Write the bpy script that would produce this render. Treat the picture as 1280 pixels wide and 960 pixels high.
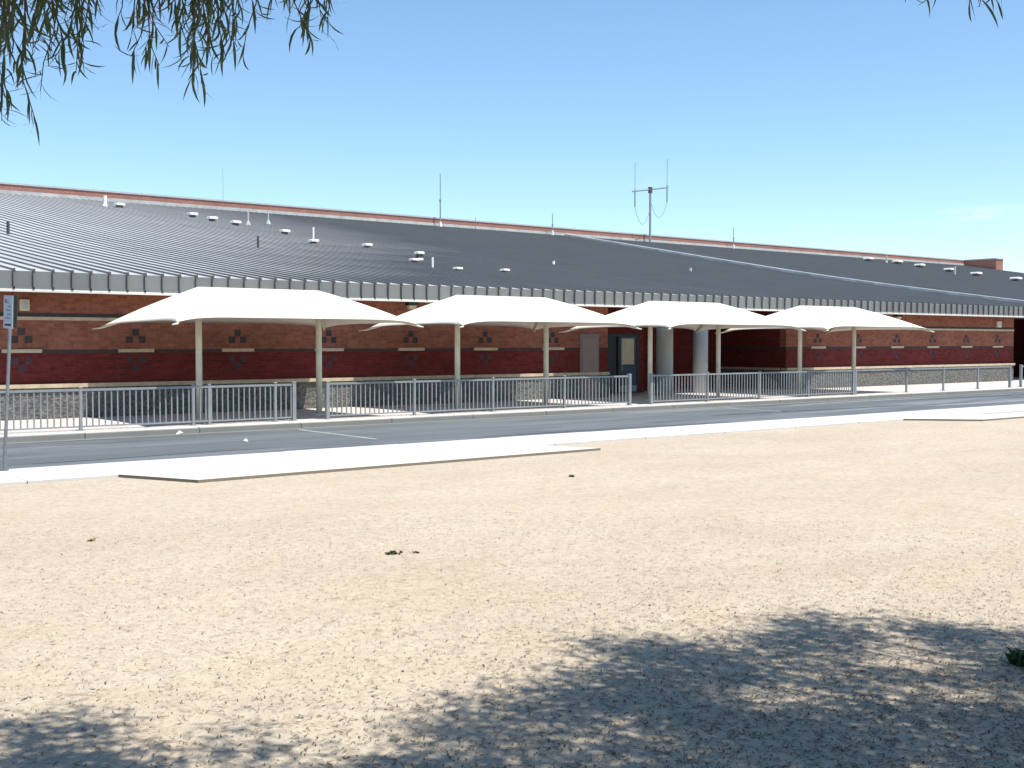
import bpy, math, random
import numpy as np
from mathutils import Vector, Matrix
random.seed(7); rng = np.random.default_rng(7)
for o in list(bpy.data.objects): bpy.data.objects.remove(o)
scn = bpy.context.scene
COL = scn.collection
R = math.radians

# ------------------------------------------------------------------ camera
YAW, PITCH, CAMZ = 51.3326, 2.0337, 2.45
cam = bpy.data.cameras.new('camera'); cam.sensor_width = 36; cam.lens = 1470 / 1280 * 36
cam.clip_start = 0.1; cam.clip_end = 3000
co = bpy.data.objects.new('camera', cam); COL.objects.link(co)
co.location = (0, 0, CAMZ)
dv = Vector((math.cos(R(YAW)) * math.cos(R(PITCH)), math.sin(R(YAW)) * math.cos(R(PITCH)), -math.sin(R(PITCH))))
co.rotation_euler = dv.to_track_quat('-Z', 'Y').to_euler()
scn.camera = co
# ------------------------------------------------------------------ light
SUNV = Vector((0.15, -0.39, 1.0)).normalized()          # towards the sun
SEL = math.asin(SUNV.z); SAZ = math.atan2(SUNV.x, SUNV.y)
w = bpy.data.worlds.new('World'); scn.world = w; w.use_nodes = True
nt = w.node_tree; bg = nt.nodes['Background']
sky = nt.nodes.new('ShaderNodeTexSky'); sky.sky_type = 'NISHITA'; sky.sun_disc = False
sky.sun_elevation = SEL; sky.sun_rotation = SAZ
sky.altitude = 400; sky.air_density = 1.0; sky.dust_density = 0.0; sky.ozone_density = 5.5
# two faint wisps of high cloud, fixed in the sky
tc = nt.nodes.new('ShaderNodeTexCoord'); mpw = nt.nodes.new('ShaderNodeMapping'); mpw.inputs['Scale'].default_value = (9, 9, 60)
nz = nt.nodes.new('ShaderNodeTexNoise'); nz.inputs['Scale'].default_value = 2.2; nz.inputs['Detail'].default_value = 7; nz.inputs['Roughness'].default_value = .6
nt.links.new(tc.outputs['Generated'], mpw.inputs[0]); nt.links.new(mpw.outputs[0], nz.inputs['Vector'])
acc = None
for dx, dy, dz, sh, sv in ((.8645, .4910, .1000, .034, .0055), (.713, .692, .132, .022, .004)):
    dn = Vector((dx, dy, dz)).normalized(); hz = Vector((dy, -dx, 0)).normalized()
    def dot(v, off):
        a = nt.nodes.new('ShaderNodeVectorMath'); a.operation = 'DOT_PRODUCT'; a.inputs[1].default_value = v; nt.links.new(tc.outputs['Generated'], a.inputs[0])
        b = nt.nodes.new('ShaderNodeMath'); b.operation = 'SUBTRACT'; nt.links.new(a.outputs['Value'], b.inputs[0]); b.inputs[1].default_value = off; return b.outputs[0]
    def m(op, a, b=None):
        q = nt.nodes.new('ShaderNodeMath'); q.operation = op
        for i_, t_ in enumerate((a, b)):
            if t_ is None: continue
            if hasattr(t_, 'is_linked'): nt.links.new(t_, q.inputs[i_])
            else: q.inputs[i_].default_value = t_
        return q.outputs[0]
    e = m('ADD', m('POWER', m('DIVIDE', dot(hz, dn.dot(hz)), sh), 2.0), m('POWER', m('DIVIDE', dot(Vector((0, 0, 1)), dn.z), sv), 2.0))
    f_ = m('EXPONENT', m('MULTIPLY', e, -1.0)); fr = dot(dn, .9); f_ = m('MULTIPLY', f_, m('GREATER_THAN', fr, 0.0))
    acc = f_ if acc is None else m('ADD', acc, m('MULTIPLY', f_, .4))
rmp = nt.nodes.new('ShaderNodeMapRange'); rmp.inputs[1].default_value = .42; rmp.inputs[2].default_value = .68; nt.links.new(nz.outputs['Fac'], rmp.inputs[0])
cf = m('MULTIPLY', m('MULTIPLY', acc, rmp.outputs[0]), .55)
mx = nt.nodes.new('ShaderNodeMix'); mx.data_type = 'RGBA'; nt.links.new(cf, mx.inputs[0]); nt.links.new(sky.outputs[0], mx.inputs[6]); mx.inputs[7].default_value = (5.6, 5.4, 5.6, 1)
tn = nt.nodes.new('ShaderNodeMix'); tn.data_type = 'RGBA'; tn.blend_type = 'MULTIPLY'; tn.inputs[0].default_value = 1; tn.inputs[7].default_value = (1.05, 1.07, 1.0, 1)   # slight tint over the whole sky colour
nt.links.new(mx.outputs[2], tn.inputs[6]); nt.links.new(tn.outputs[2], bg.inputs[0]); bg.inputs[1].default_value = 0.135
sl = bpy.data.lights.new('sun', 'SUN'); sl.energy = 5.0; sl.angle = R(0.53); sl.color = (1, 0.95, 0.87)
so = bpy.data.objects.new('sun', sl); COL.objects.link(so)
so.location = (0, -20, 40); so.rotation_euler = SUNV.to_track_quat('Z', 'Y').to_euler()
scn.view_settings.view_transform = 'Standard'; scn.view_settings.look = 'None'
scn.view_settings.exposure = 0.5; scn.view_settings.gamma = 1
scn.view_settings.use_curve_mapping = False
scn.render.resolution_x = 1024; scn.render.resolution_y = 768

# ------------------------------------------------------------------ helpers
def tag(o, label=None, cat=None, group=None, kind=None):
    for k, v in (('label', label), ('category', cat), ('group', group), ('kind', kind)):
        if v: o[k] = v
    return o
class MB:
    def __init__(s): s.v = []; s.f = []; s.mi = []
    def add(s, vs, fs, m=0):
        b = len(s.v); s.v += [tuple(p) for p in vs]; s.f += [tuple(i + b for i in f) for f in fs]; s.mi += [m] * len(fs); return s
    def box(s, x0, x1, y0, y1, z0, z1, m=0):
        return s.add([(x0,y0,z0),(x1,y0,z0),(x1,y1,z0),(x0,y1,z0),(x0,y0,z1),(x1,y0,z1),(x1,y1,z1),(x0,y1,z1)],
              [(0,3,2,1),(4,5,6,7),(0,1,5,4),(1,2,6,5),(2,3,7,6),(3,0,4,7)], m)
    def bbox(s, x0, x1, y0, y1, z0, z1, b=0.02, m=0):     # box with chamfered top edges
        v = [(x0,y0,z0),(x1,y0,z0),(x1,y1,z0),(x0,y1,z0),(x0,y0,z1-b),(x1,y0,z1-b),(x1,y1,z1-b),(x0,y1,z1-b),
             (x0+b,y0+b,z1),(x1-b,y0+b,z1),(x1-b,y1-b,z1),(x0+b,y1-b,z1)]
        return s.add(v, [(0,3,2,1),(0,1,5,4),(1,2,6,5),(2,3,7,6),(3,0,4,7),(4,5,9,8),(5,6,10,9),(6,7,11,10),(7,4,8,11),(8,9,10,11)], m)
    def tube(s, pts, rad, n=8, caps=True, m=0):
        pts = [Vector(p) for p in pts]; rad = rad if hasattr(rad, '__len__') else [rad] * len(pts)
        vs = []; fs = []; k = len(pts); a0 = None
        for i, p in enumerate(pts):
            t = (pts[min(i+1,k-1)] - pts[max(i-1,0)]).normalized()
            if a0 is None: a0 = t.orthogonal().normalized()
            a = (a0 - t * a0.dot(t)).normalized(); a0 = a; b = t.cross(a)
            for j in range(n):
                an = 2 * math.pi * j / n; vs.append(p + (a * math.cos(an) + b * math.sin(an)) * rad[i])
        for i in range(k - 1):
            for j in range(n): fs.append((i*n+j, i*n+(j+1)%n, (i+1)*n+(j+1)%n, (i+1)*n+j))
        if caps: fs.append(tuple(range(n))[::-1]); fs.append(tuple((k-1)*n+j for j in range(n)))
        return s.add(vs, fs, m)
    def prism(s, poly, z0, z1, m=0):                      # poly counter-clockwise
        n = len(poly)
        return s.add([(x,y,z0) for x,y in poly] + [(x,y,z1) for x,y in poly],
              [tuple(range(n))[::-1], tuple(range(n,2*n))] + [(i,(i+1)%n,n+(i+1)%n,n+i) for i in range(n)], m)
    def sides(s, m):
        for i, f in enumerate(s.f):
            if len(f) == 4 and i > 1: s.mi[i] = m
        return s
    def mesh(s, name, mats, smooth=False):
        me = bpy.data.meshes.new(name); me.from_pydata(s.v, [], s.f)
        for m in (mats if isinstance(mats, (list, tuple)) else [mats]): me.materials.append(m)
        if any(s.mi): me.polygons.foreach_set('material_index', s.mi)
        if smooth: me.polygons.foreach_set('use_smooth', [True] * len(me.polygons))
        me.update(); return me
    def build(s, name, mats, parent=None, loc=(0,0,0), smooth=False):
        return link(name, s.mesh(name, mats, smooth), parent, loc)
def link(name, data, parent=None, loc=(0,0,0)):
    o = bpy.data.objects.new(name, data); COL.objects.link(o); o.location = loc
    if parent: o.parent = parent
    return o
def empty(name, loc=(0,0,0), label=None, cat=None, group=None):
    o = bpy.data.objects.new(name, None); COL.objects.link(o); o.location = loc; o.empty_display_size = .3
    return tag(o, label, cat, group)
def dup(src, parent, loc):
    c = src.copy(); COL.objects.link(c); c.parent = parent; c.location = loc; return c

# ------------------------------------------------------------------ materials
class N:
    def __init__(s, name, rough=0.8, spec=0.3, metal=0.0):
        s.m = bpy.data.materials.new(name); s.m.use_nodes = True; s.t = s.m.node_tree
        s.b = s.t.nodes['Principled BSDF']; s.b.inputs['Roughness'].default_value = rough
        s.b.inputs['Specular IOR Level'].default_value = spec; s.b.inputs['Metallic'].default_value = metal
        s.tc = s.t.nodes.new('ShaderNodeTexCoord'); s.geo = None
    def n(s, t, **kw):
        x = s.t.nodes.new(t)
        for k, v in kw.items():
            if k in x.inputs: x.inputs[k].default_value = v
            else: setattr(x, k, v)
        return x
    def l(s, a, b): s.t.links.new(a, b)
    def world(s):
        if not s.geo: s.geo = s.n('ShaderNodeNewGeometry')
        return s.geo.outputs['Position']
    def noise(s, scale, detail=4, rough=.55, stretch=None, src=None):
        x = s.n('ShaderNodeTexNoise'); x.inputs['Scale'].default_value = scale; x.inputs['Detail'].default_value = detail; x.inputs['Roughness'].default_value = rough
        src = src or s.world()
        if stretch:
            mp = s.n('ShaderNodeMapping'); mp.inputs['Scale'].default_value = stretch; s.l(src, mp.inputs[0]); src = mp.outputs[0]
        s.l(src, x.inputs['Vector']); return x.outputs['Fac']
    def ramp(s, fac, stops):
        r = s.n('ShaderNodeValToRGB'); e = r.color_ramp.elements
        while len(e) < len(stops): e.new(.5)
        for q, (p, c) in zip(e, stops): q.position = p; q.color = (c[0], c[1], c[2], 1) if hasattr(c, '__len__') else (c, c, c, 1)
        s.l(fac, r.inputs[0]); return r.outputs[0]
    def mix(s, fac, a, b, mode='MIX'):
        x = s.n('ShaderNodeMix', data_type='RGBA', blend_type=mode)
        for sock, v in ((x.inputs[0], fac), (x.inputs[6], a), (x.inputs[7], b)):
            if hasattr(v, 'is_linked'): s.l(v, sock)
            elif hasattr(v, '__len__'): sock.default_value = (v[0], v[1], v[2], 1)
            else: sock.default_value = v
        return x.outputs[2]
    def bump(s, h, strength, dist, prev=None):
        b = s.n('ShaderNodeBump'); b.inputs['Strength'].default_value = strength; b.inputs['Distance'].default_value = dist
        s.l(h, b.inputs['Height'])
        if prev: s.l(prev, b.inputs['Normal'])
        return b.outputs[0]
    def col(s, c):
        if hasattr(c, 'is_linked'): s.l(c, s.b.inputs['Base Color'])
        else: s.b.inputs['Base Color'].default_value = (*c, 1)
        return s
    def nrm(s, c): s.l(c, s.b.inputs['Normal']); return s
def paint(name, c, rough=.5, var=.12, scale=3., spec=.35, metal=0, dirt=None, bump=0):
    k = N(name, rough, spec, metal)
    lo = tuple(x * (1 - var) for x in c); hi = tuple(min(1, x * (1 + var * .6)) for x in c)
    a = k.ramp(k.noise(scale, 6), [(.3, lo), (.7, hi)])
    if dirt: a = k.mix(k.ramp(k.noise(scale * .4, 8, .7), [(.52, 0.), (.72, .55)]), a, dirt)
    k.col(a)
    if bump: k.nrm(k.bump(k.noise(scale * 20, 3), .4, bump))
    return k.m
M = {}
# decomposed granite / sand
k = N('sand', .95, .1)
a = k.ramp(k.noise(.35, 5, .6), [(.3, (.432, .36, .268)), (.7, (.465, .40, .31))])
a = k.mix(k.ramp(k.noise(.9, 4, .6, stretch=(1, 1, 1)), [(.55, 0.), (.75, .45)]), a, (.43, .32, .21))
a = k.mix(k.ramp(k.noise(.3, 6, .65, stretch=(.5, 1.3, 1)), [(.45, 0.), (.62, .35)]), a, (.37, .315, .245))
a = k.mix(k.ramp(k.noise(.55, 6, .7, stretch=(.6, 1.2, 1)), [(.56, 0.), (.7, .5)]), a, (.47, .42, .35))
g1 = k.noise(55, 3, .7); a = k.mix(.55, a, k.ramp(g1, [(.3, .62), (.5, 1.), (.72, 1.22)]), 'MULTIPLY')
g2 = k.noise(11, 5, .75); a = k.mix(.8, a, k.ramp(g2, [(.32, .74), (.5, 1.), (.7, 1.1)]), 'MULTIPLY')
g3 = k.noise(4.5, 8, .8); a = k.mix(.45, a, k.ramp(g3, [(.33, .78), (.5, 1.), (.68, 1.08)]), 'MULTIPLY')
vo = k.n('ShaderNodeTexVoronoi'); vo.inputs['Scale'].default_value = 38; k.l(k.world(), vo.inputs['Vector'])
a = k.mix(k.ramp(vo.outputs['Color'], [(.0, 0.), (.86, 0.), (.9, .6)]), a, (.2, .145, .085))
k.col(a); b = k.bump(g1, .6, .012); b = k.bump(g2, .5, .02, b); b = k.bump(k.noise(2.2, 3), .5, .06, b); k.nrm(b); M['sand'] = k.m
# asphalt
k = N('asphalt', .75, .35)
a = k.ramp(k.noise(.5, 6, .6, stretch=(.25, 1.4, 1)), [(.3, (.088, .102, .11)), (.55, (.12, .135, .143)), (.78, (.175, .192, .2))])
a = k.mix(k.ramp(k.noise(.22, 5, .6, stretch=(.35, 2.2, 1)), [(.52, 0.), (.66, .6)]), a, (.22, .236, .248))
a = k.mix(k.ramp(k.noise(.16, 6, .65, stretch=(.4, 3, 1)), [(.56, 0.), (.62, .65)]), a, (.062, .069, .075))
a = k.mix(.6, a, k.ramp(k.noise(60, 3, .7), [(.3, .6), (.7, 1.25)]), 'MULTIPLY')
k.col(a); k.nrm(k.bump(k.noise(70, 2), .5, .01)); M['asphalt'] = k.m
# concrete
def concrete(name, c, stain):
    k = N(name, .9, .2)
    a = k.ramp(k.noise(.9, 7, .65), [(.3, tuple(x * .86 for x in c)), (.7, c)])
    a = k.mix(k.ramp(k.noise(2.5, 8, .75), [(.55, 0.), (.8, .6)]), a, stain)
    a = k.mix(.35, a, k.ramp(k.noise(45, 3, .6), [(.3, .75), (.7, 1.1)]), 'MULTIPLY')
    k.col(a); k.nrm(k.bump(k.noise(40, 3), .3, .006)); return k.m
M['concrete'] = concrete('concrete', (.56, .52, .485), (.44, .40, .36))
M['concrete_white'] = concrete('concrete_white', (.60, .565, .545), (.47, .43, .39))
M['pad_edge'] = concrete('shadowed_stained_edge', (.22, .19, .145), (.11, .095, .068))  # pad sides: shadow line and earth stain both put into this dark colour
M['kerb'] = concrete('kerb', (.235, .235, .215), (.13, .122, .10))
M['column'] = concrete('column_concrete', (.44, .46, .45), (.36, .37, .36))
# bricks (8 x 2.6 inch modules, single bricks cannot be told apart from here)
def brick(name, c1, c2, mort):
    k = N(name, .9, .15)
    sx = k.n('ShaderNodeSeparateXYZ'); k.l(k.world(), sx.inputs[0])
    ad = k.n('ShaderNodeMath', operation='ADD'); k.l(sx.outputs[0], ad.inputs[0]); k.l(sx.outputs[1], ad.inputs[1])
    cb = k.n('ShaderNodeCombineXYZ'); k.l(ad.outputs[0], cb.inputs[0]); k.l(sx.outputs[2], cb.inputs[1])
    bt = k.n('ShaderNodeTexBrick'); k.l(cb.outputs[0], bt.inputs['Vector'])
    bt.inputs['Scale'].default_value = 1; bt.inputs['Brick Width'].default_value = .3; bt.inputs['Row Height'].default_value = .1
    bt.inputs['Mortar Size'].default_value = .006; bt.inputs['Mortar Smooth'].default_value = .3; bt.inputs['Bias'].default_value = 0
    bt.inputs['Color1'].default_value = (*c1, 1); bt.inputs['Color2'].default_value = (*c2, 1); bt.inputs['Mortar'].default_value = (*mort, 1)
    a = k.mix(.7, bt.outputs['Color'], k.ramp(k.noise(7, 5, .7), [(.3, .65), (.7, 1.25)]), 'MULTIPLY')
    a = k.mix(.6, a, k.ramp(k.noise(.6, 5, .6), [(.3, .75), (.7, 1.15)]), 'MULTIPLY')
    k.col(a); iv = k.n('ShaderNodeMath', operation='SUBTRACT'); iv.inputs[0].default_value = 1; k.l(bt.outputs['Fac'], iv.inputs[1])
    k.nrm(k.bump(iv.outputs[0], .6, .01)); return k.m
M['brick_brown'] = brick('brick_brown', (.315, .118, .073), (.225, .082, .053), (.25, .14, .1))
M['brick_red'] = brick('brick_red', (.175, .03, .026), (.12, .021, .02), (.135, .045, .04))
M['brick_parapet'] = brick('brick_parapet', (.36, .17, .13), (.30, .14, .11), (.32, .2, .17))
M['block_dark'] = paint('block_dark', (.058, .048, .048), .85, .25, 9, .2)
M['block_slate'] = paint('block_slate', (.078, .046, .052), .85, .25, 9, .2)
M['cream'] = paint('cream_masonry', (.52, .42, .29), .85, .2, 4, .2, dirt=(.36, .28, .19))
k = N('split_face_stone', .92, .15)
v = k.n('ShaderNodeTexVoronoi'); v.inputs['Scale'].default_value = 11; k.l(k.world(), v.inputs['Vector'])
n1 = k.noise(9, 6, .75)
a = k.ramp(n1, [(.34, (.085, .083, .075)), (.5, (.18, .175, .16)), (.66, (.26, .255, .235))])
a = k.mix(.5, a, k.ramp(v.outputs['Distance'], [(.05, 1.15), (.6, .6)]), 'MULTIPLY')
k.col(a); b = k.bump(n1, .9, .05); k.nrm(k.bump(v.outputs['Distance'], .7, .04, b)); M['stone'] = k.m
# metals
def metal(name, c, rough, spec, rv):
    k = N(name, rough, spec)
    oi = k.n('ShaderNodeObjectInfo')
    a = k.ramp(k.noise(.5, 6, .65), [(.3, tuple(x * .9 for x in c)), (.7, tuple(min(1, x * 1.06) for x in c))])
    a = k.mix(rv, a, k.ramp(oi.outputs['Random'], [(0., .75), (1., 1.15)]), 'MULTIPLY')
    k.col(a); k.nrm(k.bump(k.noise(1.3, 3, stretch=(1, .15, 1)), .12, .02)); return k.m
M['roof_metal'] = metal('roof_metal', (.44, .447, .445), .45, .3, .35)
M['roof_rib'] = metal('roof_rib', (.15, .153, .15), .5, .4, .2)
M['fascia_metal'] = metal('fascia_metal', (.172, .18, .176), .5, .4, .45)
M['trim'] = paint('pale_trim', (.62, .60, .55), .5, .08)
M['soffit'] = paint('soffit_board', (.30, .22, .16), .8)
M['flash'] = paint('grey_flashing', (.40, .41, .40), .5, .2, 1.5)
M['cap'] = paint('parapet_cap', (.40, .42, .44), .5, .1)
M['white_metal'] = paint('white_metal', (.78, .76, .70), .5, .1)
M['dark_metal'] = paint('dark_metal', (.07, .075, .075), .6, .2)
M['pipe'] = paint('grey_pipe', (.42, .43, .42), .5, .15)
M['antenna'] = paint('antenna_metal', (.26, .29, .34), .5, .1, metal=.3)
M['rail'] = paint('grey_rail_paint', (.25, .265, .272), .5, .15, 2.5, dirt=(.25, .25, .24))
M['rail_thick'] = M['rail']
k = N('canopy_fabric', .9, .1)
a = k.ramp(k.noise(.8, 5, .6), [(.3, (.765, .715, .62)), (.7, (.81, .765, .675))])
k.col(a); k.nrm(k.bump(k.noise(.9, 3, stretch=(1, .4, 1)), .25, .06)); tr = k.n('ShaderNodeBsdfTranslucent'); tr.inputs[0].default_value = (.85, .74, .52, 1); mxs = k.n('ShaderNodeMixShader'); mxs.inputs[0].default_value = .06
k.l(k.b.outputs[0], mxs.inputs[1]); k.l(tr.outputs[0], mxs.inputs[2]); k.l(mxs.outputs[0], k.t.nodes['Material Output'].inputs['Surface']); M['fabric'] = k.m
M['post'] = paint('cream_post_paint', (.74, .69, .53), .5, .12, 2.5)
M['door_grey'] = paint('grey_brown_door', (.25, .19, .18), .6, .08, 2)
M['frame_grey'] = paint('door_frame', (.21, .17, .165), .6, .1, 2)
M['navy'] = paint('navy_door_paint', (.02, .05, .092), .5, .15, 2)
M['navy_dark'] = paint('dark_navy_frame', (.008, .012, .02), .45, .15, 2)
M['blind'] = paint('beige_blind', (.58, .50, .36), .8, .12, 3)
M['pale_blue'] = paint('pale_kick_plate', (.22, .27, .33), .4, .1, 3)
M['sign_white'] = paint('sign_white', (.38, .42, .48), .45, .12, 6)
M['sign_mark'] = paint('sign_mark', (.20, .24, .33), .5, .1)
M['sign_black'] = paint('sign_black', (.02, .02, .03), .5, .1)
M['sign_red'] = paint('sign_red', (.25, .10, .13), .5, .1)
M['sign_green'] = paint('sign_back', (.028, .042, .04), .5, .15, 5)
M['pole'] = paint('galvanised_pole', (.17, .19, .20), .5, .2, 4)
M['tar'] = paint('tar_sealer', (.05, .058, .064), .7, .3, 4)
M['dusty'] = paint('dusty_asphalt', (.21, .225, .235), .9, .25, 3)
M['gutter'] = concrete('gutter_concrete', (.20, .20, .19), (.13, .125, .11))
M['line'] = paint('worn_white_paint', (.42, .43, .43), .8, .3, 5, dirt=(.16, .165, .17))
M['bin'] = paint('teal_bin', (.10, .16, .165), .6, .15, 4)
k = N('leaf', .5, .35)
oi = k.n('ShaderNodeObjectInfo')
k.col(k.mix(.6, k.ramp(k.noise(7, 3), [(.35, (.042, .068, .04)), (.65, (.085, .115, .068))]), k.ramp(oi.outputs['Random'], [(0., .5), (1., 1.9)]), 'MULTIPLY'))
tr = k.n('ShaderNodeBsdfTranslucent'); tr.inputs[0].default_value = (.12, .16, .05, 1); mxs = k.n('ShaderNodeMixShader'); mxs.inputs[0].default_value = .3
k.l(k.b.outputs[0], mxs.inputs[1]); k.l(tr.outputs[0], mxs.inputs[2]); k.l(mxs.outputs[0], k.t.nodes['Material Output'].inputs['Surface']); M['leaf'] = k.m
M['bark'] = paint('bark', (.16, .11, .075), .95, .35, 6, .1, bump=.03)
M['twig'] = paint('twig', (.15, .10, .065), .9, .3, 9, .1)
M['litter'] = paint('dry_litter', (.25, .185, .10), .9, .5, 12, .1)
M['shade_deepening'] = paint('shade_deepening_litter', (.085, .062, .04), .9, .6, 9, .1)  # dark leaf colour that deepens the tree shade on the sand
M['pebble'] = paint('pebble', (.46, .40, .33), .9, .4, 12, .1)
M['paper'] = paint('white_paper', (.75, .74, .70), .8, .1, 9)
M['weed'] = paint('dry_weed', (.06, .065, .035), .9, .4, 12, .1)
M['weed_green'] = paint('green_weed', (.03, .075, .022), .8, .4, 9, .2)

# ------------------------------------------------------------------ ground, road, pavement
def grid_sheet(name, x0, x1, y0, y1, z, mat, kind='structure'):
    o = MB().add([(x0,y0,z),(x1,y0,z),(x1,y1,z),(x0,y1,z)], [(0,1,2,3)]).build(name, mat); return tag(o, kind=kind)
SZ = -0.03
# sand: fine uneven patch in view, flat sheet beyond
nx, ny = 190, 170
xs = np.concatenate([[-700, -60], np.linspace(-6, 40, nx), [90, 900]]); ys = np.concatenate([[-700, -40], np.linspace(1, 23, ny), [60, 900]])
gx, gy = np.meshgrid(xs, ys)
def vnoise(x, y, s, seed):
    r = np.random.default_rng(seed).random((64, 64)); X = x * s; Y = y * s
    i = np.floor(X).astype(int); j = np.floor(Y).astype(int); fx = X - i; fy = Y - j; fx = fx*fx*(3-2*fx); fy = fy*fy*(3-2*fy)
    g = lambda a, b: r[a % 64, b % 64]
    return (g(i,j)*(1-fx)+g(i+1,j)*fx)*(1-fy)+(g(i,j+1)*(1-fx)+g(i+1,j+1)*fx)*fy - .5
def sand_h(x, y):
    m = np.clip((y - 1) / 2, 0, 1) * np.clip((19.3 - y) / 1.5, 0, 1) * np.clip((x + 6) / 2, 0, 1) * np.clip((40 - x) / 3, 0, 1)
    return SZ + m * (vnoise(x, y, .35, 1) * .05 + vnoise(x, y, 1.1, 2) * .028 + vnoise(x, y, 3.1, 3) * .014)
gz = sand_h(gx, gy)
W = len(xs); H = len(ys)
mb = MB(); mb.v = [tuple(p) for p in np.stack([gx.ravel(), gy.ravel(), gz.ravel()], 1).tolist()]
mb.f = [(j*W+i, j*W+i+1, (j+1)*W+i+1, (j+1)*W+i) for j in range(H-1) for i in range(W-1)]; mb.mi = [0]*len(mb.f)
tag(mb.build('ground', M['sand'], smooth=True), kind='structure')
grid_sheet('road', -80, 260, 23.45, 30.05, 0.0, M['asphalt'])
# roadside concrete strip, its slabs and pads
strip = grid_sheet('roadside_strip', -80, 260, 21.42, 23.5, 0.004, M['concrete_white'])
slab = MB().bbox(0, 3.03, 21.32, 23.5, -.06, .03, .012).mesh('slab', M['concrete_white'])
for i in range(27): link('slab', slab, strip, (-6 + 3.05 * i, random.uniform(-.006, .006), random.uniform(-.004, .004)))
pad = MB().prism([(7.8, 21.31), (8.58, 19.58), (18.4, 19.74), (17.7, 21.31)], -.1, .026).sides(1).build('ramp_pad', [M['concrete_white'], M['pad_edge']]); tag(pad, kind='structure')
pad = MB().prism([(32.95, 21.31), (34.6, 19.55), (48, 19.55), (48, 20.75), (37.4, 20.8), (36.4, 21.31)], -.1, .026).sides(1).build('ramp_pad', [M['concrete_white'], M['pad_edge']]); tag(pad, kind='structure')
walk = grid_sheet('sidewalk', -80, 260, 30.12, 46, .11, M['concrete'])
s1 = MB().bbox(0, 3.06, 0, 2.98, -.05, .04, .008).mesh('slab', M['concrete'])
for i in range(28):
    for j in range(2): link('slab', s1, walk, (-4 + 3.08 * i, 30.21 + 3.0 * j, .11 + random.uniform(-.002, .002)))
for i in range(4): link('slab', s1, walk, (34.0 + 3.08 * i, 36.21, .11))
for i in range(2): link('slab', s1, walk, (67.6 + 3.08 * i, 36.21, .11))
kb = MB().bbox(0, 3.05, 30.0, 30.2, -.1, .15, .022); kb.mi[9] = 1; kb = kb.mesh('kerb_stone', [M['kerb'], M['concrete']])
for i in range(30): link('kerb_stone', kb, walk, (-5.2 + 3.07 * i, random.uniform(-.006, .006), random.uniform(-.004, .004)))
# concrete gutter pan along the kerb, tar-sealed strips and a dusty drift on the asphalt
def ragged(name, x0, x1, yc, hw, mat, z, seed, n=60):
    rd = random.Random(seed); v = []
    for i in range(n + 1):
        t = i / n; e = min(1, 8 * t, 8 * (1 - t)); a = hw * e * rd.uniform(.6, 1.1); b_ = hw * e * rd.uniform(.6, 1.1); y = yc + .12 * math.sin(seed + 5 * t)
        v += [(x0 + (x1 - x0) * t, y - a, z), (x0 + (x1 - x0) * t, y + b_, z)]
    tag(MB().add(v, [(2*i, 2*i+2, 2*i+3, 2*i+1) for i in range(n)]).build(name, mat), kind='structure')
grid_sheet('gutter', -80, 260, 29.62, 30.02, .004, M['gutter'])
ragged('tar_strip', 29.5, 41.5, 26.3, .14, M['tar'], .004, 1); ragged('tar_strip', 44, 63, 28.2, .16, M['tar'], .004, 2); ragged('tar_strip', 7, 13, 24.6, .05, M['tar'], .004, 4)
ragged('tar_strip', 18, 28, 24.1, .06, M['tar'], .004, 6); ragged('dust_drift', 40, 58, 25.3, .4, M['dusty'], .006, 3); ragged('dust_drift', 36, 47, 28.9, .25, M['dusty'], .006, 5)
ragged('dust_drift', 50, 66, 26.8, .25, M['dusty'], .006, 7)
# bay line on the asphalt, worn edge line
for (x0, y0, x1, y1, wd) in ((15.9, 29.45, 15.85, 25.3, .1), (33.5, 29.2, 33.4, 26.2, .1), (52, 29, 51.6, 25.2, .1), (58.5, 28.8, 58, 25, .1)):
    dx, dy = x1 - x0, y1 - y0; L = math.hypot(dx, dy); px, py = -dy / L * wd / 2, dx / L * wd / 2
    tag(MB().add([(x0-px,y0-py,.004),(x1-px,y1-py,.004),(x1+px,y1+py,.004),(x0+px,y0+py,.004)], [(0,1,2,3)]).build('bay_line', M['line']), kind='structure')

# ------------------------------------------------------------------ school building
YW = 36.3; YE = 35.2; ZE = 3.92; ZT = 4.50
B = empty('brick_school_building', (34, YW, .15), 'long low brick school building with ribbed grey metal roof', 'building')
def part(mb, name, mat, parent=B, smooth=False):
    o = mb.build(name, mat, parent, smooth=smooth)
    o.matrix_parent_inverse = Matrix.Translation(-Vector(world_loc(parent))); return o
def world_loc(p):
    v = Vector((0,0,0))
    while p: 
        v += Vector(p.location) if p.parent is None else Vector((0,0,0)); p = p.parent
    return v
def ilink(name, me, parent, loc):                        # child placed in world coordinates
    o = link(name, me, parent, loc)
    o.matrix_parent_inverse = Matrix.Translation(-world_loc(parent)) if parent.parent is None else Matrix.Identity(4)
    return o
SEG = [(-40, 34.25, 'W'), (46.12, 67.6, 'E')]
sq = MB().box(-.105, .105, -.012, .05, -.105, .105)
sq_d = sq.mesh('accent_block', M['block_dark']); sq_s = sq.mesh('accent_block', M['block_slate'])
ledge = MB().bbox(-.57, .57, -.07, .05, -.055, .055, .012).mesh('ledge', M['cream'])
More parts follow.
